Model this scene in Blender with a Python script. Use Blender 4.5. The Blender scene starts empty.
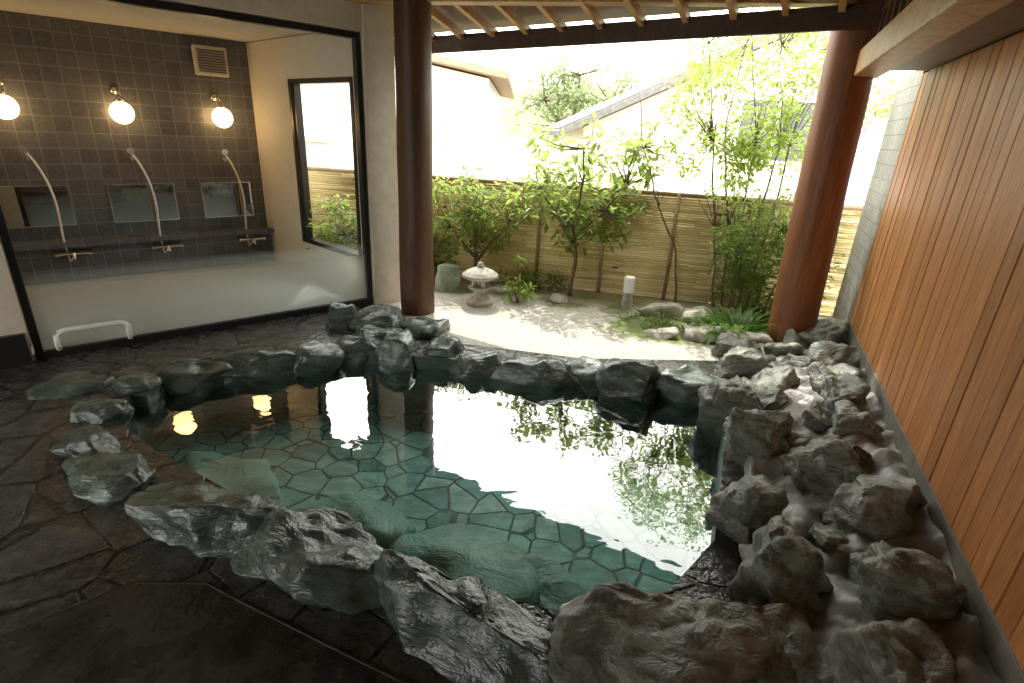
import bpy, bmesh, math, random
from mathutils import Matrix, Vector, noise
random.seed(7)
sc=bpy.context.scene
sc.view_settings.view_transform='Standard'
sc.view_settings.look='None'
sc.view_settings.exposure=0
V=Vector
# ------------------------------------------------------------------ helpers
class N:
    """tiny node helper"""
    def __init__(s,name):
        s.m=bpy.data.materials.new(name); s.m.use_nodes=True
        s.t=s.m.node_tree; s.t.nodes.clear()
        s.out=s.t.nodes.new("ShaderNodeOutputMaterial")
    def n(s,typ,ins=None,**kw):
        x=s.t.nodes.new("ShaderNode"+typ)
        for k,v in kw.items(): setattr(x,k,v)
        if ins:
            for k,v in ins.items():
                if isinstance(v,bpy.types.NodeSocket): s.t.links.new(v,x.inputs[k])
                else: x.inputs[k].default_value=v
        return x
    def ramp(s,fac,stops,interp='LINEAR'):
        r=s.t.nodes.new("ShaderNodeValToRGB"); r.color_ramp.interpolation=interp
        e=r.color_ramp.elements
        while len(e)<len(stops): e.new(0.5)
        for i,(p,c) in enumerate(stops):
            e[i].position=p; e[i].color=(c[0],c[1],c[2],1) if not isinstance(c,(int,float)) else (c,c,c,1)
        s.t.links.new(fac,r.inputs[0]); return r.outputs[0]
    def mix(s,f,a,b,blend='MIX'):
        x=s.t.nodes.new("ShaderNodeMix"); x.data_type='RGBA'; x.blend_type=blend
        for sock,v in ((x.inputs[0],f),(x.inputs[6],a),(x.inputs[7],b)):
            if isinstance(v,bpy.types.NodeSocket): s.t.links.new(v,sock)
            elif isinstance(v,(int,float)): sock.default_value=v
            else: sock.default_value=(v[0],v[1],v[2],1)
        return x.outputs[2]
    def math(s,op,a,b=0.0,clamp=False):
        x=s.t.nodes.new("ShaderNodeMath"); x.operation=op; x.use_clamp=clamp
        for i,v in enumerate((a,b)):
            if isinstance(v,bpy.types.NodeSocket): s.t.links.new(v,x.inputs[i])
            else: x.inputs[i].default_value=v
        return x.outputs[0]
    def co(s,which='Object',scale=(1,1,1),rot=(0,0,0)):
        c=s.n("TexCoord").outputs[which]
        m=s.n("Mapping",{0:c,'Scale':scale,'Rotation':rot}); return m.outputs[0]
    def noise(s,vec,scale,detail=4,rough=.55,dist=0):
        return s.n("TexNoise",{'Vector':vec,'Scale':scale,'Detail':min(detail,4),'Roughness':rough,'Distortion':dist}).outputs[0]
    def bump(s,h,strength=.3,dist=.02,normal=None):
        d={'Height':h,'Strength':strength,'Distance':dist}
        if normal is not None: d['Normal']=normal
        return s.n("Bump",d).outputs[0]
    def princ(s,color,rough=.6,normal=None,**kw):
        d={'Base Color':color if isinstance(color,bpy.types.NodeSocket) else (*color,1),'Roughness':rough}
        if normal is not None: d['Normal']=normal
        for k,v in kw.items(): d[k.replace('_',' ')]=v
        b=s.n("BsdfPrincipled",d); s.t.links.new(b.outputs[0],s.out.inputs[0]); return s.m
    def surf(s,sh):
        s.t.links.new(sh,s.out.inputs[0]); return s.m

class MB:
    def __init__(s): s.v=[];s.f=[];s.mi=[];s.c=[]
    def quadbox(s,M,size,mi=0,col=0.5):
        i=len(s.v); x,y,z=size[0]/2,size[1]/2,size[2]/2
        for a in ((-x,-y,-z),(x,-y,-z),(x,y,-z),(-x,y,-z),(-x,-y,z),(x,-y,z),(x,y,z),(-x,y,z)):
            s.v.append(tuple(M@V(a)))
        for f in ((0,3,2,1),(4,5,6,7),(0,1,5,4),(1,2,6,5),(2,3,7,6),(3,0,4,7)):
            s.f.append(tuple(i+k for k in f)); s.mi.append(mi); s.c.append(col)
    def box(s,c,size,mi=0,rz=0,col=.5):
        s.quadbox(Matrix.Translation(V(c))@Matrix.Rotation(rz,4,'Z'),size,mi,col)
    def beam(s,p0,p1,w,h,mi=0,col=.5):
        p0=V(p0);p1=V(p1); d=(p1-p0); L=d.length; d.normalize()
        side=d.cross(V((0,0,1))).normalized(); up=side.cross(d)
        M=Matrix((side,d,up)).transposed().to_4x4(); M.translation=(p0+p1)/2
        s.quadbox(M,(w,L,h),mi,col)
    def tube(s,pts,rad,seg=8,mi=0,caps=True,col=.5):
        pts=[V(p) for p in pts]; n=len(pts)
        if not hasattr(rad,'__len__'): rad=[rad]*n
        rings=[]
        for k in range(n):
            t=(pts[min(k+1,n-1)]-pts[max(k-1,0)]).normalized()
            a=t.cross(V((0,0,1)) if abs(t.z)<.9 else V((1,0,0))).normalized(); b=t.cross(a)
            i=len(s.v)
            for j in range(seg):
                an=2*math.pi*j/seg
                s.v.append(tuple(pts[k]+(a*math.cos(an)+b*math.sin(an))*rad[k]))
            rings.append(i)
        for k in range(n-1):
            for j in range(seg):
                s.f.append((rings[k]+j,rings[k]+(j+1)%seg,rings[k+1]+(j+1)%seg,rings[k+1]+j)); s.mi.append(mi); s.c.append(col)
        if caps:
            s.f.append(tuple(rings[0]+j for j in range(seg))[::-1]); s.mi.append(mi); s.c.append(col)
            s.f.append(tuple(rings[-1]+j for j in range(seg))); s.mi.append(mi); s.c.append(col)
    def lathe(s,prof,c=(0,0,0),seg=24,mi=0,col=.5):
        i=len(s.v)
        for r,z in prof:
            for j in range(seg):
                a=2*math.pi*j/seg; s.v.append((c[0]+r*math.cos(a),c[1]+r*math.sin(a),c[2]+z))
        for k in range(len(prof)-1):
            for j in range(seg):
                s.f.append((i+k*seg+j,i+k*seg+(j+1)%seg,i+(k+1)*seg+(j+1)%seg,i+(k+1)*seg+j)); s.mi.append(mi); s.c.append(col)
    def leaf(s,p,d,nrm,L,w,mi=0,col=.5):
        d=d.normalized(); side=d.cross(nrm).normalized(); up=side.cross(d)
        i=len(s.v)
        droop=-.15*L
        pts=(p,p+d*L*.35+side*w*.5+up*w*.15,p+d*L*.75+side*w*.35+up*w*.1+V((0,0,droop*.5)),p+d*L+V((0,0,droop)),
             p+d*L*.75-side*w*.35+up*w*.1+V((0,0,droop*.5)),p+d*L*.35-side*w*.5+up*w*.15)
        s.v+= [tuple(q) for q in pts]
        s.f.append((i,i+1,i+2,i+3)); s.f.append((i,i+3,i+4,i+5)); s.mi+=[mi,mi]; s.c+=[col,col]
    def obj(s,name,mats,smooth=False,bevel=0,parent=None,M=None):
        me=bpy.data.meshes.new(name); me.from_pydata(s.v,[],s.f)
        for m in mats: me.materials.append(m)
        me.polygons.foreach_set('material_index',s.mi)
        at=me.attributes.new("rnd",'FLOAT','FACE'); at.data.foreach_set('value',s.c)
        if smooth: me.polygons.foreach_set('use_smooth',[True]*len(s.f))
        me.update()
        o=bpy.data.objects.new(name,me); sc.collection.objects.link(o)
        if M is not None: o.matrix_world=M
        if bevel:
            b=o.modifiers.new("b",'BEVEL'); b.width=bevel; b.segments=2; b.limit_method='ANGLE'
        if parent: o.parent=parent
        return o
def empty(name,M=None):
    e=bpy.data.objects.new(name,None); sc.collection.objects.link(e)
    e.empty_display_size=.1
    if M is not None: e.matrix_world=M
    return e

# ------------------------------------------------------------------ materials
def mat_rock(name,c0,c1,c2,rlo,rhi,sc_=1.0,bs=.8):
    m=N(name); rnd=m.n("ObjectInfo").outputs['Random']
    co=m.n("VectorMath",{0:m.co('Object'),1:m.n("CombineXYZ",{0:m.math('MULTIPLY',rnd,31.)}).outputs[0]},operation='ADD').outputs[0]
    str_=m.n("Mapping",{0:co,'Scale':(1.0,1.5,3.8),'Rotation':(.5,.35,.2)}).outputs[0]
    a=m.noise(co,3.2*sc_,4,.6); lam=m.noise(str_,4.*sc_,4,.66,.8); fine=m.noise(co,40,4,.75)
    col=m.ramp(lam,[(.3,c0),(.48,c1),(.7,c2)])
    col=m.mix(m.ramp(a,[(.35,.0),(.65,.8)]),col,m.mix(.5,col,c0))
    col=m.mix(m.ramp(fine,[(.42,.0),(.78,.55)]),col,c2)
    col=m.mix(m.math('MULTIPLY',rnd,.45),col,tuple(x*.7 for x in c1))
    r=m.ramp(m.noise(co,6,3),[(.35,rlo),(.65,rhi)])
    h=m.math('ADD',lam,m.math('MULTIPLY',fine,.22))
    b=m.bump(h,bs,.03)
    return m.princ(col,r,b,Specular_IOR_Level=.8)
M_rockwet=mat_rock("rock_wet",(.018,.028,.025),(.07,.1,.088),(.22,.29,.25),.1,.28,1,.65)
M_rockdry=mat_rock("rock_dry",(.032,.037,.029),(.13,.145,.117),(.37,.39,.33),.34,.64,1,.95)
M_rockteal=mat_rock("rock_teal",(.08,.19,.165),(.17,.34,.29),(.33,.5,.43),.4,.7)
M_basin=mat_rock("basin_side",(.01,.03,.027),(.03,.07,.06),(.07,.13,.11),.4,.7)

def mat_crazy(name,scale,cols,grout,gw,rlo,rhi,warp=.12,bstr=.5,rel=.6,streak=.6,nb=.5):
    m=N(name); co=m.co('Object')
    w=m.n("TexNoise",{'Vector':co,'Scale':2.2,'Detail':1}).outputs['Color']
    w=m.n("VectorMath",{0:w,1:(.5,.5,.5)},operation='SUBTRACT').outputs[0]
    w=m.n("VectorMath",{0:w,'Scale':warp*2},operation='SCALE').outputs[0]
    c2=m.n("VectorMath",{0:co,1:w},operation='ADD').outputs[0]
    c2=m.n("VectorMath",{0:c2,1:(1,1,0)},operation='MULTIPLY').outputs[0]
    v1=m.n("TexVoronoi",{'Vector':c2,'Scale':scale,'Randomness':.9},feature='DISTANCE_TO_EDGE').outputs['Distance']
    v2=m.n("TexVoronoi",{'Vector':c2,'Scale':scale,'Randomness':.9},feature='F1').outputs['Color']
    cell=m.n("SeparateColor",{0:v2}).outputs[0]
    n=m.noise(co,9,4,.7); n3=m.noise(m.co('Object',(1,2.2,1),(0,0,.6)),5,4,.6,.3)
    col=m.ramp(cell,[(i/(len(cols)-1),c) for i,c in enumerate(cols)])
    col=m.mix(m.ramp(n,[(.35,.0),(.7,.55)]),col,tuple(min(.9,x*1.4) for x in cols[-1]))
    col=m.mix(m.ramp(n3,[(.4,.5),(.6,0.)]),col,tuple(x*.6 for x in cols[0]))
    e=m.ramp(m.math('ADD',v1,m.math('MULTIPLY',m.math('SUBTRACT',n,.5),gw*1.2)),[(gw*.45,0.),(gw,1.)])
    col=m.mix(e,grout,col)
    h=m.math('ADD',m.math('MULTIPLY',e,rel),m.math('ADD',m.math('MULTIPLY',n3,streak),m.math('MULTIPLY',n,nb)))
    r=m.ramp(n,[(.35,rlo),(.65,rhi)])
    return m.princ(col,r,m.bump(h,bstr,.02))
M_poolfloor=mat_crazy("pool_floor_stone",5.0,[(.06,.17,.15),(.28,.46,.41),(.12,.29,.27),(.38,.56,.5),(.09,.24,.24),(.23,.41,.38)],(.025,.07,.06),.042,.5,.8,.05)
M_deck=mat_crazy("slate_floor",3.0,[(.03,.03,.029),(.075,.075,.07),(.042,.043,.042),(.1,.098,.092)],(.012,.011,.01),.03,.1,.36,.05,.8,.3,.7,.9)
def mat_slab():
    m=N("smooth_slate"); co=m.co('Object'); n=m.noise(co,4,4,.7); f=m.noise(co,30,4,.75)
    col=m.mix(m.ramp(n,[(.35,0.),(.65,1.)]),(.018,.018,.018),(.055,.054,.05))
    return m.princ(col,m.ramp(n,[(.35,.12),(.65,.4)]),m.bump(m.math('ADD',n,m.math('MULTIPLY',f,.4)),.5,.02))
M_slab=mat_slab()
def mat_gravel():
    m=N("garden_ground"); co=m.co('Object')
    n=m.noise(co,2.0,4,.6); f=m.noise(co,60,3,.7); v=m.n("TexVoronoi",{'Vector':co,'Scale':55.}).outputs['Color']
    vv=m.n("SeparateColor",{0:v}).outputs[0]
    col=m.mix(vv,(.38,.36,.31),(.58,.56,.51))
    soil=m.mix(f,(.2,.16,.1),(.36,.3,.21))
    moss=m.mix(f,(.07,.1,.03),(.2,.24,.08))
    s=m.n("SeparateXYZ",{0:co}); gx=m.math('ADD',s.outputs[1],m.math('MULTIPLY',s.outputs[0],.24))
    edge=m.math('ADD',gx,m.math('MULTIPLY',m.math('SUBTRACT',n,.5),1.6))
    col=m.mix(m.ramp(m.math('MULTIPLY',edge,.1),[(.585,0.),(.61,1.)]),col,m.mix(m.ramp(n,[(.46,0.),(.6,1.)]),soil,moss))
    px=m.math('SUBTRACT',s.outputs[0],1.65); py=m.math('MULTIPLY',m.math('SUBTRACT',s.outputs[1],5.15),1.7)
    dd=m.math('SQRT',m.math('ADD',m.math('MULTIPLY',px,px),m.math('MULTIPLY',py,py)))
    dd=m.math('ADD',dd,m.math('MULTIPLY',m.math('SUBTRACT',m.noise(co,5,4,.7),.5),1.0))
    col=m.mix(m.ramp(dd,[(.6,1.),(.85,0.)]),col,moss)
    return m.princ(col,.9,m.bump(f,.6,.01))
M_ground=mat_gravel()
def mat_wood(name,c0,c1,rot=(0,0,0),scale=(14,14,1.2),rough=.5,attr=.6,spec=.4):
    m=N(name); co=m.co('Object')
    a=m.n("Attribute",attribute_name="rnd").outputs['Fac']
    off=m.n("CombineXYZ",{0:m.math('MULTIPLY',a,40.),2:m.math('MULTIPLY',a,17.)}).outputs[0]
    c=m.n("VectorMath",{0:co,1:off},operation='ADD').outputs[0]
    c=m.n("Mapping",{0:c,'Scale':scale,'Rotation':rot}).outputs[0]
    g=m.noise(c,1.0,4,.6,.7); g2=m.noise(c,6.,4,.65)
    col=m.mix(m.ramp(g,[(.3,0.),(.7,1.)]),c0,c1)
    col=m.mix(m.ramp(g2,[(.4,.0),(.75,.6)]),col,tuple(x*.45 for x in c0))
    col=m.mix(m.math('MULTIPLY',a,attr),col,tuple(x*.5 for x in c0))
    return m.princ(col,rough,m.bump(g2,.25,.004),Specular_IOR_Level=spec)
M_board=mat_wood("wall_board_wood",(.42,.165,.052),(.64,.29,.11),rough=.45,attr=.38)
M_beam=mat_wood("beam_wood",(.45,.24,.1),(.66,.4,.18),scale=(6,6,6))
M_rafter=mat_wood("rafter_wood",(.14,.07,.03),(.24,.12,.055),scale=(8,8,8))
M_darkwood=mat_wood("dark_wood",(.045,.02,.01),(.09,.045,.02),scale=(8,8,3))
M_log=mat_wood("log_wood",(.07,.032,.017),(.16,.07,.032),scale=(9,9,.9),rough=.5)
M_logr=mat_wood("log_wood_red",(.19,.07,.027),(.36,.145,.058),scale=(9,9,.9),rough=.45)
def mat_plain(name,c,rough=.6,var=.12,scale=8,bump=.1,**kw):
    m=N(name); co=m.co('Object'); n=m.noise(co,scale,4,.65)
    col=m.mix(m.ramp(n,[(.3,0.),(.7,1.)]),tuple(x*(1-var) for x in c),tuple(min(1,x*(1+var)) for x in c))
    if bump: return m.princ(col,rough,m.bump(m.noise(co,scale*6,2),bump,.006),**kw)
    return m.princ(col,rough,**kw)
M_plaster=mat_plain("cream_plaster",(.6,.53,.42),.85)
M_white=mat_plain("white_paint",(.7,.67,.62),.7,.04)
M_housewall=mat_plain("house_wall",(.78,.75,.68),.85,.05)
M_cement=mat_plain("mortar",(.225,.22,.205),.42,.35,5,.7)
M_concrete=mat_plain("concrete_base",(.15,.14,.115),.7,.35,6,.6)
M_washfloor=mat_plain("washroom_floor_tile",(.5,.5,.48),.5,.1,6,.1)
M_black=mat_plain("black_frame",(.015,.015,.016),.35,.1)
M_steel=mat_plain("brushed_steel",(.75,.75,.74),.22,.03,8,0,Metallic=1.0)
M_whiteplastic=mat_plain("white_enamel",(.82,.82,.8),.25,.02,8,0)
M_rooftile=mat_plain("roof_tile",(.14,.135,.13),.7,.3,12,.5)
M_browntile=mat_plain("brown_eave",(.26,.17,.11),.7,.3,12,.3)
M_stone=mat_plain("garden_stone",(.38,.36,.31),.85,.35,14,.8)
M_greenstone=mat_plain("green_stone",(.28,.34,.26),.8,.35,10,.8)
M_bark=mat_plain("bark",(.14,.1,.065),.85,.4,20,.8)
M_dark=mat_plain("dark_glass",(.05,.06,.06),.15,.1)
M_joint=mat_plain("floor_joint_strip",(.07,.055,.04),.6,.3,20,.4)
M_hill=mat_plain("hill_foliage",(.1,.14,.06),.95,.5,.35,0)
def mat_tiles(name,c0,c1,grout,size,rough):
    m=N(name); s=m.n("SeparateXYZ",{0:m.n("TexCoord").outputs['Object']})
    v=m.n("CombineXYZ",{0:s.outputs[0],1:s.outputs[2]}).outputs[0]
    b=m.n("TexBrick",{'Vector':v,'Color1':(*c0,1),'Color2':(*c1,1),'Mortar':(*grout,1),'Scale':1.0,'Mortar Size':.005,'Mortar Smooth':.1,'Brick Width':size,'Row Height':size},offset=0.0)
    n=m.noise(v,26,4,.7); col=m.mix(m.ramp(n,[(.35,0.),(.7,.45)]),b.outputs[0],tuple(x*1.7 for x in c1))
    return m.princ(col,rough,m.bump(b.outputs[1],-.4,.004))
M_tiles=mat_tiles("washroom_tiles",(.065,.07,.09),(.115,.12,.14),(.21,.21,.22),.155,.3)
M_greytiles=mat_tiles("outer_wall_tiles",(.2,.2,.19),(.28,.28,.27),(.1,.1,.1),.12,.6)
def mat_leaf(name,c0,c1,trans=.5):
    m=N(name); a=m.n("Attribute",attribute_name="rnd").outputs['Fac']
    col=m.mix(a,c0,c1)
    d=m.n("BsdfPrincipled",{'Base Color':col,'Roughness':.42})
    tcol=m.mix(.5,col,tuple(min(1,x*2.6) for x in c1))
    t=m.n("BsdfTranslucent",{'Color':tcol})
    x=m.n("MixShader",{0:trans,1:d.outputs[0],2:t.outputs[0]}); return m.surf(x.outputs[0])
M_leafA=mat_leaf("leaf_broad",(.08,.125,.025),(.2,.26,.06),.6)
M_leafB=mat_leaf("leaf_light",(.12,.18,.03),(.24,.31,.07),.6)
M_leafC=mat_leaf("leaf_dark",(.05,.09,.02),(.16,.23,.045),.55)
M_leafF=mat_leaf("leaf_fern",(.06,.13,.02),(.14,.27,.05),.45)
M_leafD=mat_leaf("leaf_distant",(.1,.13,.06),(.2,.24,.12),.5)
def mat_bamboo():
    m=N("bamboo"); co=m.co('Object'); a=m.n("Attribute",attribute_name="rnd").outputs['Fac']
    n=m.noise(m.n("Mapping",{0:co,'Scale':(1.5,1.5,30)}).outputs[0],2,3)
    col=m.mix(a,(.56,.43,.18),(.84,.72,.42)); col=m.mix(m.ramp(n,[(.4,.0),(.7,.4)]),col,(.5,.38,.16))
    return m.princ(col,.5)
M_bamboo=mat_bamboo()
M_bamboodark=mat_plain("bamboo_batten",(.26,.18,.09),.6,.3)
def mat_water():
    m=N("pool_water"); co=m.co('Object')
    h=m.noise(m.n("Mapping",{0:co,'Scale':(1,1.6,1)}).outputs[0],2.2,2,.5,.4); h2=m.noise(co,9,2,.5,.3)
    s=m.n("SeparateXYZ",{0:co}); px=m.math('SUBTRACT',s.outputs[0],.95); py=m.math('SUBTRACT',s.outputs[1],2.3)
    dd=m.math('SQRT',m.math('ADD',m.math('MULTIPLY',px,px),m.math('MULTIPLY',py,py)))
    ring=m.math('MULTIPLY',m.math('SINE',m.math('MULTIPLY',dd,75.)),m.ramp(dd,[(.05,.035),(.55,.0)]))
    b=m.bump(m.math('ADD',m.math('ADD',h,m.math('MULTIPLY',h2,.13)),ring),.055,.06)
    fc=m.n("LayerWeight",{'Normal':b}).outputs['Facing']
    f=m.math('ADD',.03,m.math('MULTIPLY',m.math('POWER',fc,2.7),.96),True)
    g=m.n("BsdfGlossy",{'Color':(1,1,1,1),'Roughness':.015,'Normal':b})
    t=m.n("BsdfTransparent",{'Color':(.85,.96,.94,1)})
    return m.surf(m.n("MixShader",{0:f,1:t.outputs[0],2:g.outputs[0]}).outputs[0])
M_water=mat_water()
def mat_glass():
    m=N("pane_glass_frosted")
    fc=m.n("LayerWeight").outputs['Facing']
    fr=m.math('ADD',.07,m.math('MULTIPLY',m.math('POWER',fc,4.),.9),True)
    g=m.n("BsdfGlossy",{'Roughness':.0}); t=m.n("BsdfTransparent",{'Color':(.93,.96,.95,1)})
    clear=m.n("MixShader",{0:fr,1:t.outputs[0],2:g.outputs[0]}).outputs[0]
    z=m.n("SeparateXYZ",{0:m.n("TexCoord").outputs['Object']}).outputs[2]
    fac=m.ramp(z,[(.08,.95),(.3,.72),(.5,.46),(.62,.3),(.67,.0)],'LINEAR')
    d=m.n("BsdfDiffuse",{'Color':(.46,.52,.5,1)}); tl=m.n("BsdfTranslucent",{'Color':(.58,.68,.65,1)})
    gl=m.n("BsdfGlossy",{'Roughness':.16,'Color':(.9,.95,.95,1)})
    a=m.n("MixShader",{0:.5,1:d.outputs[0],2:tl.outputs[0]}).outputs[0]
    a=m.n("MixShader",{0:m.math('MULTIPLY',fr,2.2,True),1:a,2:gl.outputs[0]}).outputs[0]
    return m.surf(m.n("MixShader",{0:fac,1:clear,2:a}).outputs[0])
M_glass=mat_glass()
m=N("lamp_globe"); M_globe=m.surf(m.n("Emission",{'Color':(1,.6,.23,1),'Strength':15.0}).outputs[0])
m=N("mirror"); M_mirror=m.surf(m.n("BsdfGlossy",{'Color':(.4,.42,.42,1),'Roughness':.02}).outputs[0])

# ------------------------------------------------------------------ camera
cd=bpy.data.cameras.new("camera"); cam=bpy.data.objects.new("camera",cd); sc.collection.objects.link(cam)
cd.sensor_width=36; cd.lens=536/1024*36; cd.clip_start=.05; cd.clip_end=1500
cam.matrix_world=Matrix.Translation((0,0,1.8))@(Matrix.Rotation(math.radians(68.5),4,'X')@Matrix.Rotation(math.radians(3.0),4,'Z'))
sc.camera=cam
# ------------------------------------------------------------------ light
EL,AZ=57,-8
w=bpy.data.worlds.new("World"); sc.world=w; w.use_nodes=True; nt=w.node_tree; nt.nodes.clear()
sky=nt.nodes.new("ShaderNodeTexSky"); sky.sky_type='NISHITA'; sky.sun_disc=False
sky.sun_elevation=math.radians(EL); sky.sun_rotation=math.radians(AZ); sky.dust_density=3.; sky.air_density=1.2
tc=nt.nodes.new("ShaderNodeTexCoord"); nz=nt.nodes.new("ShaderNodeTexNoise"); nz.inputs['Scale'].default_value=2.2; nz.inputs['Detail'].default_value=2
rp=nt.nodes.new("ShaderNodeValToRGB"); rp.color_ramp.elements[0].position=.3; rp.color_ramp.elements[0].color=(.6,.6,.6,1); rp.color_ramp.elements[1].position=.7; rp.color_ramp.elements[1].color=(.95,.95,.95,1)
mx=nt.nodes.new("ShaderNodeMix"); mx.data_type='RGBA'; mx.inputs[7].default_value=(74,73,69,1)
bg=nt.nodes.new("ShaderNodeBackground"); bg.inputs[1].default_value=.15; wo=nt.nodes.new("ShaderNodeOutputWorld")
nt.links.new(tc.outputs['Generated'],nz.inputs['Vector']); nt.links.new(nz.outputs[0],rp.inputs[0]); nt.links.new(rp.outputs[0],mx.inputs[0])
nt.links.new(sky.outputs[0],mx.inputs[6]); nt.links.new(mx.outputs[2],bg.inputs[0]); nt.links.new(bg.outputs[0],wo.inputs[0])
sl=bpy.data.lights.new("sun",'SUN'); sl.energy=5; sl.angle=math.radians(.5); sl.color=(1,.93,.82)
so=bpy.data.objects.new("sun",sl); sc.collection.objects.link(so)
e,a=math.radians(EL),math.radians(AZ)
sd=V((math.sin(a)*math.cos(e),math.cos(a)*math.cos(e),math.sin(e)))
so.rotation_euler=sd.to_track_quat('Z','Y').to_euler(); so.location=sd*30

# ------------------------------------------------------------------ ground, floor, pool
pool=[(-2.5,3.82),(-2.0,4.0),(-1.47,4.19),(-.9,4.12),(-.33,4.07),(.3,3.97),(.79,3.92),(1.3,3.85),(1.6,3.72),(1.5,3.3),(1.36,2.9),(1.18,2.45),(1.03,2.08),(.72,1.75),(.3,1.6),(-.1,1.7),(-.5,1.9),(-1.13,2.1),(-1.6,2.36),(-2.0,2.58),(-2.5,2.92),(-2.62,3.4)]
def fill(name,outer,z,mat,hole=None):
    bm=bmesh.new(); es=[]
    for loop in ([outer,hole] if hole else [outer]):
        vs=[bm.verts.new((x,y,z)) for x,y in loop]
        es+=[bm.edges.new((vs[i],vs[(i+1)%len(vs)])) for i in range(len(vs))]
    bmesh.ops.triangle_fill(bm,use_beauty=True,use_dissolve=False,edges=es,normal=(0,0,1))
    for f in bm.faces:
        if f.normal.z<0: f.normal_flip()
    me=bpy.data.meshes.new(name); bm.to_mesh(me); bm.free(); me.materials.append(mat)
    o=bpy.data.objects.new(name,me); sc.collection.objects.link(o); return o
fill("ground",[(-400,-400),(400,-400),(400,400),(-400,400)],0,M_ground,pool)
fill("stone_floor",[(-7,-4),(3.0,-4),(3.05,4.3),(1.8,4.35),(.6,4.25),(-.5,4.45),(-1.3,5.0),(-1.5,5.45),(-3.6,3.66),(-7,.7)],.006,M_deck,pool)
jl=[(-4.2,.75),(-2.3,1.2),(-1.79,1.38),(-1.5,1.64),(-1.2,1.66),(-.95,1.55),(-.5,1.36),(-.1,1.2),(.5,1.1)]
fill("slate_slab_floor",jl+[(.5,-1.9),(-4.2,-1.9)],.011,M_slab)
mb=MB()
for (x0,y0),(x1,y1) in zip(jl,jl[1:]):
    mb.tube([(x0,y0,.005),(x1,y1,.005)],.009,6,caps=False)
mb.obj("floor_joint",[M_joint],smooth=True)
mb=MB(); n=len(pool)
for x,y in pool: mb.v.append((x,y,.004))
for x,y in pool: mb.v.append((x,y,-.5))
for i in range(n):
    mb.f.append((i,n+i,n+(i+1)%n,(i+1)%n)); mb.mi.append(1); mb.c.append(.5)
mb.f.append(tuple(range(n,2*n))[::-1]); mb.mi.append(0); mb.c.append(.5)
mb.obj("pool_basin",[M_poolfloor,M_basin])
mb=MB()
mb.v=[(x,y,-.1) for x,y in pool]; mb.f=[tuple(range(n))[::-1]]; mb.mi=[0]; mb.c=[.5]
mb.obj("pool_water",[M_water])

# ------------------------------------------------------------------ rocks
rid=[0]
def rock(name,loc,size,rz=0,mat=None,sub=5,seed=None,tilt=0.12,rough=1.0,flat=.6):
    rid[0]+=1; rg=random.Random(seed if seed is not None else rid[0]*13+5)
    bm=bmesh.new(); bmesh.ops.create_icosphere(bm,subdivisions=sub,radius=1)
    pl=[]
    for i in range(12):
        d=V((rg.gauss(0,1),rg.gauss(0,1),rg.gauss(0,.8))).normalized(); pl.append((d,rg.uniform(.52,.82)))
    pl.append((V((rg.uniform(-.25,.25),rg.uniform(-.25,.25),1)).normalized(),rg.uniform(flat-.06,flat+.08)))
    off=V((rg.uniform(-50,50),rg.uniform(-50,50),rg.uniform(-50,50)))
    S=V(size)*.66; mean=(S.x+S.y+S.z)/3
    lay=V((rg.uniform(-.6,.6),rg.uniform(-.6,.6),1)).normalized()
    for v in bm.verts:
        p=v.co.copy()
        for d,k in pl:
            t=p.dot(d)-k
            if t>0: p-=d*t*.94
        nrm=v.co.normalized()
        q=V((p.x*S.x,p.y*S.y,p.z*S.z))
        f1=noise.fractal(q/mean*1.2+off,1.0,2.0,2)*.12
        wq=q+V((noise.noise(q*4+off),noise.noise(q*4-off),0))*.06
        f2=noise.noise(wq*6+off)*.014+(abs(noise.noise(wq*10+off))-.2)*.024+(abs(noise.noise(wq*22-off))-.2)*.010+noise.noise(wq*50-off)*.0025
        l=wq.dot(lay)*9+noise.noise(q*3+off)*.8
        st=(l-math.floor(l)); st=(st*st*(3-2*st)-st)
        q+=nrm*(mean*f1+(f2+st*.04)*rough*min(1,mean*4))
        v.co=q
    M=Matrix.Translation(V(loc))@Matrix.Rotation(rz,4,'Z')@Matrix.Rotation(rg.uniform(-tilt,tilt),4,'X')@Matrix.Rotation(rg.uniform(-tilt,tilt),4,'Y')
    me=bpy.data.meshes.new(name); bm.to_mesh(me); bm.free()
    me.polygons.foreach_set('use_smooth',[True]*len(me.polygons)); me.materials.append(mat)
    o=bpy.data.objects.new(name,me); sc.collection.objects.link(o); o.matrix_world=M; return o
D=math.radians
wet=[
 (-1.38,1.98,.03,.68,.36,.34,-10),(-.78,1.77,.03,.60,.38,.34,-12),(-.13,1.52,.04,.86,.36,.36,-25),
 (-2.03,2.26,.02,.52,.26,.2,-20),(-2.35,2.55,.02,.38,.24,.17,-30),(-2.6,2.92,.02,.36,.28,.18,20),
 (-2.98,3.25,.02,.42,.28,.15,30),(-2.6,3.3,.02,.28,.2,.18,0),
 (-2.35,3.6,.01,.42,.24,.13,35),(-2.0,3.85,.02,.64,.26,.15,25),(-1.62,4.04,.01,.4,.26,.13,40),(-1.35,4.22,.0,.36,.26,.16,0),
 (-1.6,4.78,.08,.38,.32,.30,10),(-1.24,4.74,.07,.5,.34,.24,0),(-1.22,4.45,.04,.42,.34,.2,30),(-.84,4.7,.05,.46,.34,.2,0),(-.95,4.22,.03,.34,.32,.36,0),(-.58,4.3,.02,.38,.3,.22,0),
 (-.24,4.12,.0,.52,.3,.16,-8),(.22,3.98,.0,.62,.32,.2,-5),(.66,4.0,.0,.42,.3,.17,0),(.97,3.82,.03,.48,.36,.32,-10),(1.38,3.88,.03,.46,.36,.28,0)]
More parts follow.
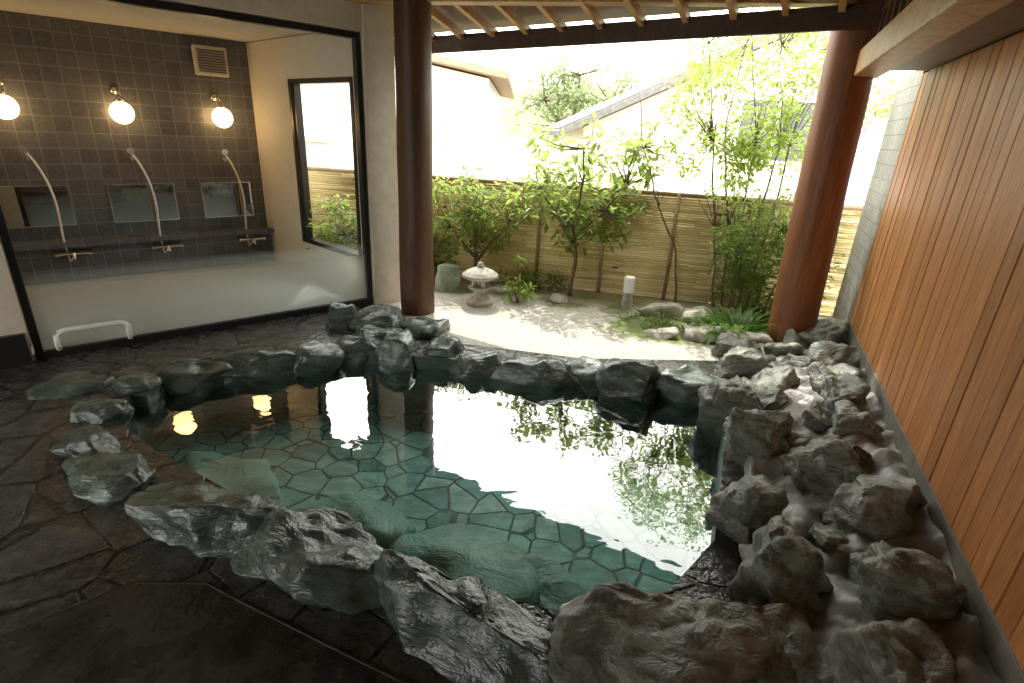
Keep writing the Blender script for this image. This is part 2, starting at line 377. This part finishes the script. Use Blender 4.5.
for i_,r in enumerate(wet):
    dz=.07 if i_>=5 else 0
    rock("pool_rock",(r[0],r[1],r[2]-dz),(r[3],r[4],r[5]+2*dz),D(r[6]),M_rockwet,5 if r[1]<3 else 4,rough=1.25)
dry=[(.66,1.38,.03,.82,.48,.42,8),(1.95,4.1,.1,.5,.34,.3,0),(2.0,4.5,.06,.42,.34,.26,0),(2.78,4.5,.16,.5,.4,.4,20),(2.6,4.0,.18,.42,.34,.3,0),(1.98,3.66,.12,.42,.3,.26,20),
 (1.56,3.32,.03,.34,.4,.56,10),(2.25,3.22,.2,.36,.36,.32,0),(2.3,3.6,.16,.32,.3,.24,0),(1.5,2.85,.06,.40,.38,.58,-10),(2.12,2.86,.2,.28,.32,.28,0),(1.66,2.42,.16,.32,.44,.52,10),(1.92,2.62,.18,.24,.26,.2,0),
 (1.2,2.18,.04,.32,.38,.5,0),(1.74,2.1,.2,.4,.36,.36,15),(1.22,1.74,.1,.42,.34,.4,-10),(1.56,1.62,.2,.38,.34,.34,0),(1.34,1.28,.16,.36,.28,.3,0),(1.08,1.3,.06,.3,.26,.26,10),(2.4,4.35,.1,.34,.3,.22,0),(1.98,3.08,.14,.22,.24,.2,0),(1.48,1.95,.12,.2,.2,.2,0),
 (2.55,4.5,.12,.3,.3,.2,0),(2.3,4.0,.14,.28,.24,.2,0),(1.82,3.35,.12,.24,.22,.18,0),(2.5,3.72,.2,.24,.28,.2,0),(1.75,2.8,.12,.2,.22,.18,0)]
for i_,r in enumerate(dry):
    k=1 if i_==0 else .93
    rock("slope_rock",r[:3],(r[3]*k,r[4]*k,r[5]*k),D(r[6]),M_rockdry,5 if r[1]<3.4 else 4,tilt=.35 if i_ else .1,flat=.6 if i_==0 else .72,rough=2.3 if i_ else 1.7)
teal=[(-.95,2.42,-.40,.9,.5,.3,-15),(-.3,2.22,-.40,.85,.5,.3,-20),(.25,2.05,-.46,.6,.4,.34,-10),(-1.75,2.75,-.42,.8,.5,.34,-25)]
for r in teal: rock("ledge_rock",r[:3],r[3:6],D(r[6]),M_rockteal,4,tilt=.04,rough=.6)
# mortar slope
mb=MB(); LE=[(.5,.55),(1.3,.72),(1.75,.98),(2.08,1.12),(3.02,1.44),(3.79,1.68),(4.4,1.95),(5.2,2.3)]
def le(y):
    for (a,b),(c,d) in zip(LE,LE[1:]):
        if y<=c: return b+(d-b)*(y-a)/(c-a)
    return LE[-1][1]
wallx=lambda y:1.61+.415*(y-1.18)
NY,NX=170,60
for j in range(NY+1):
    y=.5+4.5*j/NY
    for i in range(NX+1):
        t=i/NX; x0=le(y)-.02; x=x0+(wallx(y)+.02-x0)*t
        z=-.5+.55*min(1,t/.12)+.2*t
        far=max(0,min(1,(y-3.9)/.8)); z-=far*.14*t
        p=V((x,y,0)); z+=(noise.noise(p*4.5)*.07+noise.noise(p*10)*.045+abs(noise.noise(p*22))*.014)*min(1,t*6)
        mb.v.append((x,y,z))
for j in range(NY):
    for i in range(NX):
        k=j*(NX+1)+i; mb.f.append((k,k+1,k+NX+2,k+NX+1)); mb.mi.append(0); mb.c.append(.5)
mb.obj("mortar_slope",[M_cement],smooth=True)

# ------------------------------------------------------------------ right wall
A=math.atan2(3.47,1.44); wd=V((math.cos(A),math.sin(A),0)); wn=V((math.sin(A),-math.cos(A),0))
P0=V((1.61,1.18,0))
MW=Matrix((wd,-wn,V((0,0,1)))).transposed().to_4x4(); MW.translation=P0
e_w=empty("wooden_plank_wall",MW)
mb=MB(); x=-3.2; L=3.7
while x<L-.01:
    wdt=min(.118,L-x); mb.box((x+wdt/2,random.uniform(-.003,.003),1.35),(wdt-.006,.024,2.0),0,0,random.random()**1.3); x+=.118
ob=mb.obj("boards",[M_board],bevel=.003); ob.parent=e_w
mb=MB(); mb.box(((L-3.2)/2,-.035,1.55),(L+3.2,.03,3.1)); ob=mb.obj("backing",[M_black]); ob.parent=e_w
mb=MB(); mb.box(((L-3.2)/2,-.02,.14),(L+3.2,.07,.42)); ob=mb.obj("footing",[M_concrete],bevel=.008); ob.parent=e_w
mb=MB(); mb.box((L+.45,-.05,1.2),(.88,.12,2.4)); ob=mb.obj("outer_tiled_wall",[M_greytiles]); ob.matrix_world=MW
mb=MB(); mb.box((.3,.4,2.40),(6.7,.18,.18),0,0,.0); ob=mb.obj("wall_beam",[M_beam],bevel=.01); ob.matrix_world=MW
mb=MB(); mb.box((.3,.15,2.42),(6.6,.3,.12)); ob=mb.obj("wall_plate",[M_rafter],bevel=.006); ob.matrix_world=MW
mb=MB(); mb.box((.3,.02,2.74),(6.6,.03,.5))
for k in range(30): mb.box((-2.9+k*.22,.42,2.75),(.03,.03,.5))
mb.box((.3,.42,2.72),(6.6,.02,.03))
ob=mb.obj("lattice_transom",[M_rafter]); ob.matrix_world=MW
# unseen walls added to block light behind the viewer; left gap admits some
mb=MB(); mb.box((-1.75,-2.0,1.55),(4.5,.14,3.1)); mb.obj("rear_light_block_wall",[M_plaster])
mb=MB(); mb.box((-6.6,-.45,1.55),(.14,2.95,3.1)); mb.obj("side_light_block_wall",[M_plaster])
# ------------------------------------------------------------------ posts
def log(name,x,y,r,z0,z1,mat,lean=(0,0)):
    mb=MB(); seg=28; K=30
    for k in range(K+1):
        t=k/K; z=z0+(z1-z0)*t
        for j in range(seg):
            a=2*math.pi*j/seg
            rr=r*(1.04-.08*t)*(1+.06*noise.noise(V((math.cos(a)*1.2,math.sin(a)*1.2,z*1.3))+V((x,y,0)))+.02*noise.noise(V((math.cos(a)*5,math.sin(a)*5,z*.8))))
            mb.v.append((x+lean[0]*t+rr*math.cos(a),y+lean[1]*t+rr*math.sin(a),z))
    for k in range(K):
        for j in range(seg):
            mb.f.append((k*seg+j,k*seg+(j+1)%seg,(k+1)*seg+(j+1)%seg,(k+1)*seg+j)); mb.mi.append(0); mb.c.append(.3)
    return mb.obj(name,[mat],smooth=True)
log("log_post",-1.0,5.3,.165,-.02,3.0,M_log)
log("log_post",2.62,4.78,.19,-.02,3.0,M_logr,(-.1,0))
# ------------------------------------------------------------------ roof
e_r=empty("timber_roof")
def rf(name,mb,mats,**k):
    o=mb.obj(name,mats,**k); o.parent=e_r; return o
mb=MB(); mb.beam((-1.7,5.42,2.86),(3.3,4.68,2.92),.16,.2,0,.1); rf("post_beam",mb,[M_beam],bevel=.01)
mb=MB(); fa=V((-2.3,7.13,2.56)); fb=V((3.6,3.86,2.72)); mb.beam(fa,fb,.05,.16,0,.3); rf("fascia",mb,[M_darkwood],bevel=.006)
mb=MB(); dirf=(fb-fa)
per=V((-.48,-.877,0))
for k in range(19):
    p=fa+dirf*(k/18.); q=p+per*2.6+V((0,0,.62)); mb.beam(p-per*.02+V((0,0,.06)),q+V((0,0,.06)),.05,.075,0,random.random()*.5)
rf("rafters",mb,[M_beam],bevel=.004)
mb=MB()
p0=fa+V((0,0,.13))-per*.1;p1=fb+V((0,0,.13))-per*.1; q0=fa+per*2.6+V((0,0,.75)); q1=fb+per*2.6+V((0,0,.75))
for a_,b_ in (((p0,p1,q1,q0),0),((p0+V((0,0,.05)),p1+V((0,0,.05)),q1+V((0,0,.05)),q0+V((0,0,.05))),1)):
    i=len(mb.v); mb.v+=[tuple(v) for v in a_]; mb.f.append((i,i+1,i+2,i+3)); mb.mi.append(b_); mb.c.append(.4)
rf("eave_boards",mb,[M_rafter,M_rooftile])
mb=MB(); mb.box((-1.2,1.2,3.12),(11.2,7.6,.06))
for k in range(16): mb.box((-6.2+k*.65,1.2,3.045),(.07,7.6,.09),0,0,random.random())
rf("ceiling",mb,[M_rafter])
# ------------------------------------------------------------------ washroom
g=V((.754,.657,0)).normalized(); gn=V((-g.y,g.x,0)); G0=V((-3.57,3.71,0))
MG=Matrix((g,gn,V((0,0,1)))).transposed().to_4x4(); MG.translation=G0
def wr(name,mb,mats,parent=None,**k):
    o=mb.obj(name,mats,**k)
    if parent: o.parent=parent
    else: o.matrix_world=MG
    return o
e_g=empty("glass_wall",MG)
mb=MB(); mb.v=[(0,0,.06),(2.66,0,.06),(2.66,0,2.5),(0,0,2.5)]; mb.f=[(0,1,2,3)]; mb.mi=[0]; mb.c=[.5]; wr("pane",mb,[M_glass],e_g)
mb=MB(); mb.box((1.33,0,.03),(2.76,.09,.07)); mb.box((1.33,0,2.52),(2.76,.07,.05)); mb.box((-.02,0,1.275),(.05,.08,2.44)); mb.box((2.68,0,1.275),(.05,.08,2.44))
wr("frame",mb,[M_black],e_g,bevel=.004)
mb=MB(); mb.tube([(.1,-.02,.09),(.1,-.09,.09),(.1,-.12,.12),(.1,-.12,.2),(.12,-.12,.225),(.15,-.12,.235),(.5,-.12,.235),(.53,-.12,.225),(.55,-.12,.2),(.55,-.12,.12),(.55,-.09,.09),(.55,-.02,.09)],.02,12); wr("handrail",mb,[M_whiteplastic],smooth=True)
mb=MB(); mb.box((-2.05,0,1.6),(4.0,.14,2.95)); mb.box((1.33,0,2.8),(2.76,.14,.5)); mb.box((2.86,0,1.52),(.3,.2,3.04)); wr("plaster_wall",mb,[M_plaster],bevel=.004)
mb=MB(); mb.box((-2.07,-.01,.12),(4.0,.2,.25)); wr("wall_base_tiles",mb,[M_black])
mb=MB(); mb.beam((1.9,-.16,2.93),(3.4,-.16,2.93),.14,.2); wr("lintel_beam",mb,[M_beam],bevel=.01)
mb=MB(); mb.box((.2,2.46,1.35),(4.6,.12,2.7)); wr("tiled_wall",mb,[M_tiles])
mb=MB(); mb.box((-2.16,1.2,1.35),(.1,2.6,2.7)); wr("washroom_end_wall",mb,[M_white])
mb=MB(); mb.box((.35,1.24,2.64),(5.0,2.34,.06)); wr("washroom_ceiling",mb,[M_white])
mb=MB(); mb.box((.35,1.24,.005),(4.9,2.34,.03)); wr("washroom_floor",mb,[M_washfloor])
sp0=V((2.47,2.4,0)); sp1=V((2.78,.1,0)); sdv=(sp1-sp0); SL=sdv.length; sdv.normalize()
MS=MG@(Matrix.Translation(sp0)@Matrix.Rotation(math.atan2(sdv.y,sdv.x),4,'Z'))
mb=MB(); a0,a1,z0,z1=.95,SL-.1,.42,2.2
mb.box((a0/2,0,1.3),(a0,.1,2.6)); mb.box(((a0+a1)/2,0,z0/2),(a1-a0,.1,z0)); mb.box(((a0+a1)/2,0,(z1+2.6)/2),(a1-a0,.1,2.6-z1)); mb.box(((a1+SL)/2,0,1.3),(SL-a1,.1,2.6))
ob=mb.obj("washroom_side_wall",[M_white]); ob.matrix_world=MS
mb=MB(); mb.box((a0+.025,0,(z0+z1)/2),(.05,.12,z1-z0)); mb.box((a1-.025,0,(z0+z1)/2),(.05,.12,z1-z0)); mb.box(((a0+a1)/2,0,z1-.025),(a1-a0-.1,.118,.05)); mb.box(((a0+a1)/2,0,z0+.025),(a1-a0-.1,.118,.05)); mb.box((a0+.09,-.02,(z0+z1)/2),(.03,.05,z1-z0-.1))
ob=mb.obj("side_window_frame",[M_black]); ob.matrix_world=MS
mb=MB(); mb.box((.2,2.3,.43),(4.5,.2,.05)); mb.box((.2,2.36,.2),(4.5,.1,.4)); wr("wash_counter",mb,[M_tiles],bevel=.004)
for (a0,a1) in ((-.2,.44),(.8,1.42),(1.72,2.26),(-1.3,-.7)):
    e=empty("wall_mirror",MG); c=(a0+a1)/2
    mb=MB(); mb.box((c,2.388,.82),(a1-a0,.012,.40)); wr("mirror_glass",mb,[M_mirror],e)
    mb=MB()
    for dz in (-.205,.205): mb.box((c,2.39,.82+dz),(a1-a0+.02,.02,.012))
    for dx in (-1,1): mb.box((c+dx*((a1-a0)/2+.006),2.39,.82),(.012,.02,.40))
    wr("mirror_frame",mb,[M_steel],e)
for u in (.12,1.04,2.0,-.9):
    e=empty("globe_wall_lamp",MG)
    mb=MB(); mb.lathe([(.001,-.11)]+[(.11*math.sin(math.pi*k/12),-.11*math.cos(math.pi*k/12)) for k in range(1,12)]+[(.001,.11)],(u,2.16,1.77),16); wr("globe",mb,[M_globe],e,smooth=True)
    mb=MB(); mb.tube([(u,2.395,1.98),(u,2.37,1.98)],.04,16); mb.tube([(u,2.37,1.98),(u,2.2,1.99),(u,2.16,1.97),(u,2.16,1.92)],.014,8); mb.tube([(u,2.16,1.93),(u,2.16,1.87)],[.025,.05],16); wr("bracket",mb,[M_steel],e,smooth=True)
for u in (.36,1.24,1.98+.2,-.6):
    e=empty("shower_set",MG)
    pts=[(u-.17,2.32,1.36)]
    for k in range(1,14):
        t=k/13; pts.append((u-.17+.17*t**.7+.04*math.sin(t*5),2.3-.06*math.sin(t*math.pi),1.36-1.12*t))
    pts.append((u+.0,2.26,.3))
    mb=MB(); mb.tube(pts,.012,8); wr("hose",mb,[M_whiteplastic],e,smooth=True)
    mb=MB(); mb.tube([(u-.17,2.34,1.28),(u-.18,2.28,1.42)],[.014,.018],10); mb.tube([(u-.18,2.29,1.41),(u-.185,2.24,1.39)],[.02,.036],14); mb.box((u-.17,2.37,1.3),(.04,.06,.05)); wr("shower_head",mb,[M_steel],e,smooth=False)
    mb=MB(); mb.tube([(u-.12,2.27,.33),(u+.12,2.27,.33)],.022,12); mb.tube([(u,2.27,.33),(u,2.18,.34),(u,2.14,.29)],.014,10)
    for s_ in(-1,1): mb.tube([(u+s_*.12,2.27,.33),(u+s_*.16,2.27,.33)],.032,10); mb.tube([(u+s_*.06,2.31,.33),(u+s_*.06,2.27,.33)],.018,8)
    wr("mixer_tap",mb,[M_steel],e)
e=empty("wall_speaker",MG); mb=MB(); mb.box((2.0,2.34,2.36),(.34,.1,.3)); wr("case",mb,[M_white],e,bevel=.01)
mb=MB()
for k in range(9): mb.box((2.0,2.285,2.25+k*.027),(.28,.012,.014))
wr("grille",mb,[M_rooftile],e)

# ------------------------------------------------------------------ garden
fa_=math.atan2(-.21,1); MF=Matrix.Translation((0,6.58,0))@Matrix.Rotation(fa_,4,'Z')
e=empty("bamboo_fence",MF); mb=MB()
for k in range(43):
    z=.03+k*.0272
    for s0 in range(-5,6):
        xo=s0*1.1+random.uniform(-.2,.2)
        mb.tube([(xo,random.uniform(-.003,.003),z+random.uniform(-.002,.002)),(xo+1.3,random.uniform(-.003,.003),z+random.uniform(-.002,.002))],.0150,6,0,True,random.random())
o=mb.obj("slats",[M_bamboo],smooth=True); o.parent=e
mb=MB()
x=-5.2
while x<6.2:
    mb.tube([(x,-.03,0),(x,-.03,1.24)],.02,8); mb.tube([(x,.04,0),(x,.04,1.24)],.03,8); x+=.78
for z in (1.2,): mb.tube([(-5.4,-.01,z+.02),(6.3,-.01,z+.02)],.026,8)
o=mb.obj("battens",[M_bamboodark],smooth=True); o.parent=e
mb=MB(); mb.box((.4,.06,.6),(11.4,.01,1.18)); o=mb.obj("fence_back",[M_bamboodark]); o.parent=e
e=empty("stone_lantern",Matrix.Translation((-.38,5.66,0)))
mb=MB(); mb.lathe([(.001,0),(.15,0),(.155,.04),(.12,.07),(.075,.09),(.065,.14),(.1,.17),(.125,.18),(.125,.205),(.001,.205)],seg=20)
for k in range(4):
    a_=k*math.pi/2+.5; mb.box((.075*math.cos(a_),.075*math.sin(a_),.25),(.04,.04,.1),0,a_)
mb.lathe([(.001,.21),(.045,.21),(.045,.29),(.001,.29)],seg=12)
mb.lathe([(.001,.295),(.17,.295),(.2,.31),(.195,.335),(.15,.37),(.08,.4),(.035,.41),(.04,.43),(.03,.46),(.001,.475)],seg=24)
o=mb.obj("lantern_stone",[M_stone],smooth=False,bevel=.004); o.parent=e
e=empty("garden_path_light",Matrix.Translation((1.25,5.72,0)))
mb=MB(); mb.lathe([(.001,0),(.058,0),(.058,.2),(.001,.2)]); o=mb.obj("lower_body",[M_stone]); o.parent=e
mb=MB(); mb.lathe([(.001,.203),(.06,.203),(.062,.36),(.055,.375),(.001,.38)]); o=mb.obj("diffuser",[M_whiteplastic],smooth=False,bevel=.002); o.parent=e
for i_,r in enumerate([(-.82,6.1,.12,.3,.22,.42,0),(1.6,5.62,.04,.42,.26,.18,0),(1.95,5.45,.05,.3,.24,.2,0),(1.85,4.95,.04,.42,.3,.16,10),(2.2,4.75,.05,.4,.3,.2,0),(-.1,6.1,.02,.3,.2,.12,0),(.5,5.9,.02,.22,.18,.1,0),(2.45,5.1,.02,.3,.3,.14,0),(1.45,4.95,.02,.3,.22,.1,0)]):
    rock("garden_rock",r[:3],r[3:6],D(r[6]),M_greenstone if i_ in(0,) else M_stone,4)

def plant(name,base,stems,clumps,nleaf,L,wr_,mat,droop=0.2,barkr=.02,seed=1,upbias=.6):
    rg=random.Random(seed); e=empty(name,Matrix.Translation(V(base)))
    mb=MB()
    for pts in stems:
        n_=len(pts); sm=[]
        for k in range(n_-1):
            for s_ in range(4):
                t=s_/4; p=V(pts[k]).lerp(V(pts[k+1]),t); p+=V((noise.noise(p*3+V((seed,0,0))),noise.noise(p*3+V((0,seed,0))),0))*.04*(0 if k+s_==0 else 1); sm.append(p)
        sm.append(V(pts[-1])); m_=len(sm)
        mb.tube(sm,[barkr*(1-.75*k/(m_-1)) for k in range(m_)],7)
    allp=[V(p) for pts in stems for p in pts]
    lb=MB()
    for (x,y,z,r) in clumps:
        c=V((x,y,z)); q=min(allp,key=lambda p:(p-c).length+max(0,(p.z-c.z))*2)
        mid=(q+c)/2+V((rg.uniform(-.05,.05),rg.uniform(-.05,.05),-.03))
        mb.tube([q,mid,c],[barkr*.35,barkr*.25,barkr*.12],5)
        for k in range(nleaf):
            d=V((rg.gauss(0,1),rg.gauss(0,1),rg.gauss(0,.7))).normalized()
            p=c+d*r*(rg.random()**.5)
            ld=(d*.8+V((rg.gauss(0,.6),rg.gauss(0,.6),rg.gauss(0,.35)-droop)))
            nr=V((rg.gauss(0,.6),rg.gauss(0,.6),upbias+rg.random()))
            s_=rg.uniform(.65,1.2)
            lb.leaf(p,ld,nr,L*s_,L*wr_*s_,0,min(1,max(0,rg.gauss(.5,.25))))
    o=mb.obj("branches",[M_bark],smooth=True); o.parent=e
    o=lb.obj("foliage",[mat]); o.parent=e
    return e
def cl(rg,c,r,n,cr):
    out=[]
    for i in range(n):
        while True:
            d=V((rg.uniform(-1,1),rg.uniform(-1,1),rg.uniform(-1,1)))
            if d.length<1: break
        out.append((c[0]+d.x*r[0],c[1]+d.y*r[1],c[2]+d.z*r[2],cr*rg.uniform(.6,1.2)))
    return out
rg=random.Random(3)
plant("broadleaf_tree",(.66,6.15,0),[[(0,0,0),(.02,0,.4),(-.02,0,.8),(.03,0,1.3),(.0,0,1.65)],[(-.01,0,.6),(-.25,.05,.95),(-.45,0,1.25)],[(.0,0,.7),(.3,0,1.0),(.5,-.05,1.3)]],
  cl(rg,(0,0,1.34),(.8,.4,.64),66,.13)+cl(rg,(.1,-.1,.75),(.45,.2,.15),8,.1),15,.115,.42,M_leafA,.1,seed=4,barkr=.028)
st=[]
for k in range(7):
    x=(k-3)*.09; st.append([(x,0,0),(x*1.6,0,.9),(x*2.4+rg.uniform(-.1,.1),0,1.8),(x*3.2+rg.uniform(-.15,.15),0,2.7)])
plant("maple_tree",(2.6,6.0,0),st,cl(rg,(.0,0,2.35),(1.2,.5,.8),150,.17)+cl(rg,(-.15,0,1.65),(.8,.3,.5),50,.13),26,.065,.5,M_leafB,.1,seed=9,barkr=.016)
plant("slender_tree",(1.9,6.1,0),[[(0,0,0),(-.1,0,.6),(-.35,0,1.1),(-.6,0,1.7),(-.72,0,2.2)]],cl(rg,(-.45,0,1.8),(.45,.25,.45),26,.1),14,.07,.45,M_leafB,.1,seed=12,barkr=.014)
plant("nandina_bush",(2.6,5.6,0),[[(0,0,0),(.05,0,.5),(.1,0,1.0)],[(.1,0,0),(.25,0,.6)],[(-.1,0,0),(-.25,0,.6)]],cl(rg,(.05,0,.68),(.66,.35,.66),130,.12),32,.065,.35,M_leafC,.1,seed=13,barkr=.014)
plant("left_shrub_tree",(-.5,6.4,0),[[(0,0,0),(.03,0,.4),(-.05,0,.8)],[(.02,0,.3),(.25,0,.6),(.4,0,.8)],[(.0,0,.35),(-.3,0,.7)]],cl(rg,(.02,0,.9),(.64,.35,.42),64,.11),22,.08,.4,M_leafA,.1,seed=14,barkr=.02)
plant("hedge_shrub",(-2.6,7.4,0),[[(0,0,0),(0,0,.6)]],cl(rg,(0,0,.5),(1.1,.4,.5),80,.14),26,.08,.45,M_leafC,.1,seed=15)
plant("hedge_shrub",(-2.1,6.55,0),[[(0,0,0),(0,0,.5)]],cl(rg,(0,0,.55),(.55,.3,.5),44,.12),26,.075,.45,M_leafA,.1,seed=25)
plant("low_shrub",(-1.15,6.5,0),[[(0,0,0),(0,0,.3)]],cl(rg,(0,0,.35),(.45,.3,.35),36,.1),24,.07,.45,M_leafC,.1,seed=16)
plant("low_shrub",(.25,6.35,0),[[(0,0,0),(0,0,.2)]],cl(rg,(0,0,.14),(.5,.15,.14),20,.08),20,.06,.45,M_leafA,.1,seed=26,barkr=.01)
plant("nandina_plant",(.03,5.75,0),[[(0,0,0),(.01,0,.3),(0,0,.52)],[(0,0,0),(.07,0,.2)],[(0,0,0),(-.06,0,.2)]],cl(rg,(0,0,.17),(.22,.15,.1),12,.06)+[(0,0,.5,.04)],18,.08,.25,M_leafB,.1,seed=17,barkr=.008)
plant("ground_cover",(1.8,5.25,0),[[(0,0,0),(0,0,.05)]],cl(rg,(0,.1,.03),(.7,.35,.04),60,.07),24,.035,.5,M_leafC,.1,seed=18,barkr=.003)
plant("background_tree",(2.0,24,0),[[(0,0,0),(0,0,2),(.2,0,4)],[(0,0,1.5),(-1.2,0,3)],[(0,0,1.5),(1.6,0,3)]],cl(rg,(.3,0,3.0),(3.0,1.2,1.6),90,.5),26,.26,.5,M_leafD,.1,seed=31,barkr=.12)
lb=MB(); rg2=random.Random(5)
for k in range(90):
    a_=rg2.uniform(0,2*math.pi); r0=rg2.uniform(0,.14); L_=rg2.uniform(.28,.46); w_=rg2.uniform(.03,.045); el=rg2.uniform(.5,1.3)
    p=V((r0*math.cos(a_)*1.8,r0*math.sin(a_),0)); c_=rg2.random(); i0=len(lb.v)
    for s_ in range(7):
        t=s_/6; e2=el-1.5*t; q=p
        wd_=w_*math.sin(math.pi*min(1,.12+t*.88))
        sv=V((-math.sin(a_),math.cos(a_),0))*wd_*.5
        lb.v+= [tuple(q-sv),tuple(q+V((0,0,-wd_*.15))),tuple(q+sv)]
        p=p+V((math.cos(a_)*math.cos(e2),math.sin(a_)*math.cos(e2),math.sin(e2)))*L_/6
    for s_ in range(6):
        b_=i0+s_*3
        lb.f+=[(b_,b_+1,b_+4,b_+3),(b_+1,b_+2,b_+5,b_+4)]; lb.mi+=[0,0]; lb.c+=[c_,c_]
o=lb.obj("fern_plant",[M_leafF],smooth=True); o.location=(2.2,5.0,.04)

# ------------------------------------------------------------------ houses
def gable(name,y,depth,xl,xr,xa,zl,za,win,roofmat,zg=-1):
    e=empty(name); sl=(za-zl)/(xa-xl); zr=za-sl*(xr-xa)
    mb=MB(); o_=.45
    wx0=xl+o_; wz0=zl+sl*o_; wx1=xr-o_; wz1=zr+sl*o_
    for yy in (y,y+depth):
        i=len(mb.v); mb.v+=[(wx0,yy,zg),(wx1,yy,zg),(wx1,yy,wz1-.05),(xa,yy,za-.05),(wx0,yy,wz0-.05)]; mb.f.append((i,i+1,i+2,i+3,i+4)); mb.mi.append(0); mb.c.append(.5)
    mb.f+=[(0,5,9,4),(1,2,7,6)]; mb.mi+=[0,0]; mb.c+=[.5,.5]
    o=mb.obj("walls",[M_housewall]); o.parent=e
    mb=MB()
    for (xa_,za_,xb_,zb_) in ((xl,zl,xa,za),(xr,zr,xa,za)):
        dx=xb_-xa_; dz=zb_-za_; Ln=math.hypot(dx,dz); ang=math.atan2(dz,dx)
        M=Matrix.Translation(((xa_+xb_)/2,y+depth/2,(za_+zb_)/2+.04))@Matrix.Rotation(-ang,4,'Y')
        mb.quadbox(M,(Ln,depth+1.0,.1),0)
        for k in range(int((depth+1)/.3)):
            M2=Matrix.Translation(((xa_+xb_)/2,y-.45+k*.3,(za_+zb_)/2+.11))@Matrix.Rotation(-ang,4,'Y'); mb.quadbox(M2,(Ln,.07,.05),0)
    mb.tube([(xa,y-.55,za+.14),(xa,y+depth+.5,za+.14)],.1,8)
    o=mb.obj("roof",[roofmat],bevel=.01); o.parent=e
    for (x0,x1,z0,z1) in win:
        mb=MB(); mb.box(((x0+x1)/2,y-.01,(z0+z1)/2),(x1-x0,.04,z1-z0)); o=mb.obj("window_glass",[M_dark]); o.parent=e
        mb=MB(); t_=.05
        for zz in (z0,z1): mb.box(((x0+x1)/2,y-.03,zz),(x1-x0+t_,.08,t_))
        for xx in (x0,x1,(x0+x1)/2): mb.box((xx,y-.028,(z0+z1)/2),(t_,.07,z1-z0-t_))
        o=mb.obj("window_frame",[M_steel]); o.parent=e
    return e
gable("neighbour_house",10.,7,.6,10.4,5.5,1.75,4.1,[(3.66,4.95,1.5,2.5)],M_rooftile)
gable("neighbour_house",13.,7,-9.5,-.35,-2.8,2.1,3.2,[(-3.6,-2.6,.9,1.8)],M_browntile)
mb=MB(); mb.box((-6.2,8.6,.75),(6.5,.15,1.5)); mb.box((-6.2,8.6,1.54),(6.6,.25,.08)); mb.obj("boundary_wall",[M_housewall])
mb=MB(); NXh,NYh=80,24
for j in range(NYh+1):
    for i in range(NXh+1):
        x=-160+320*i/NXh; y=60+110*j/NYh; t=j/NYh
        z=-2+13*math.sin(min(1,t*1.3)*math.pi/2)*(.6+.35*math.sin(x*.018+1.2))+noise.fractal(V((x,y,0))*.06,1,2,4)*3*min(1,t*4)
        mb.v.append((x,y,z))
for j in range(NYh):
    for i in range(NXh):
        k=j*(NXh+1)+i; mb.f.append((k,k+1,k+NXh+2,k+NXh+1)); mb.mi.append(0); mb.c.append(.5)
mb.obj("hill",[M_hill],smooth=True)
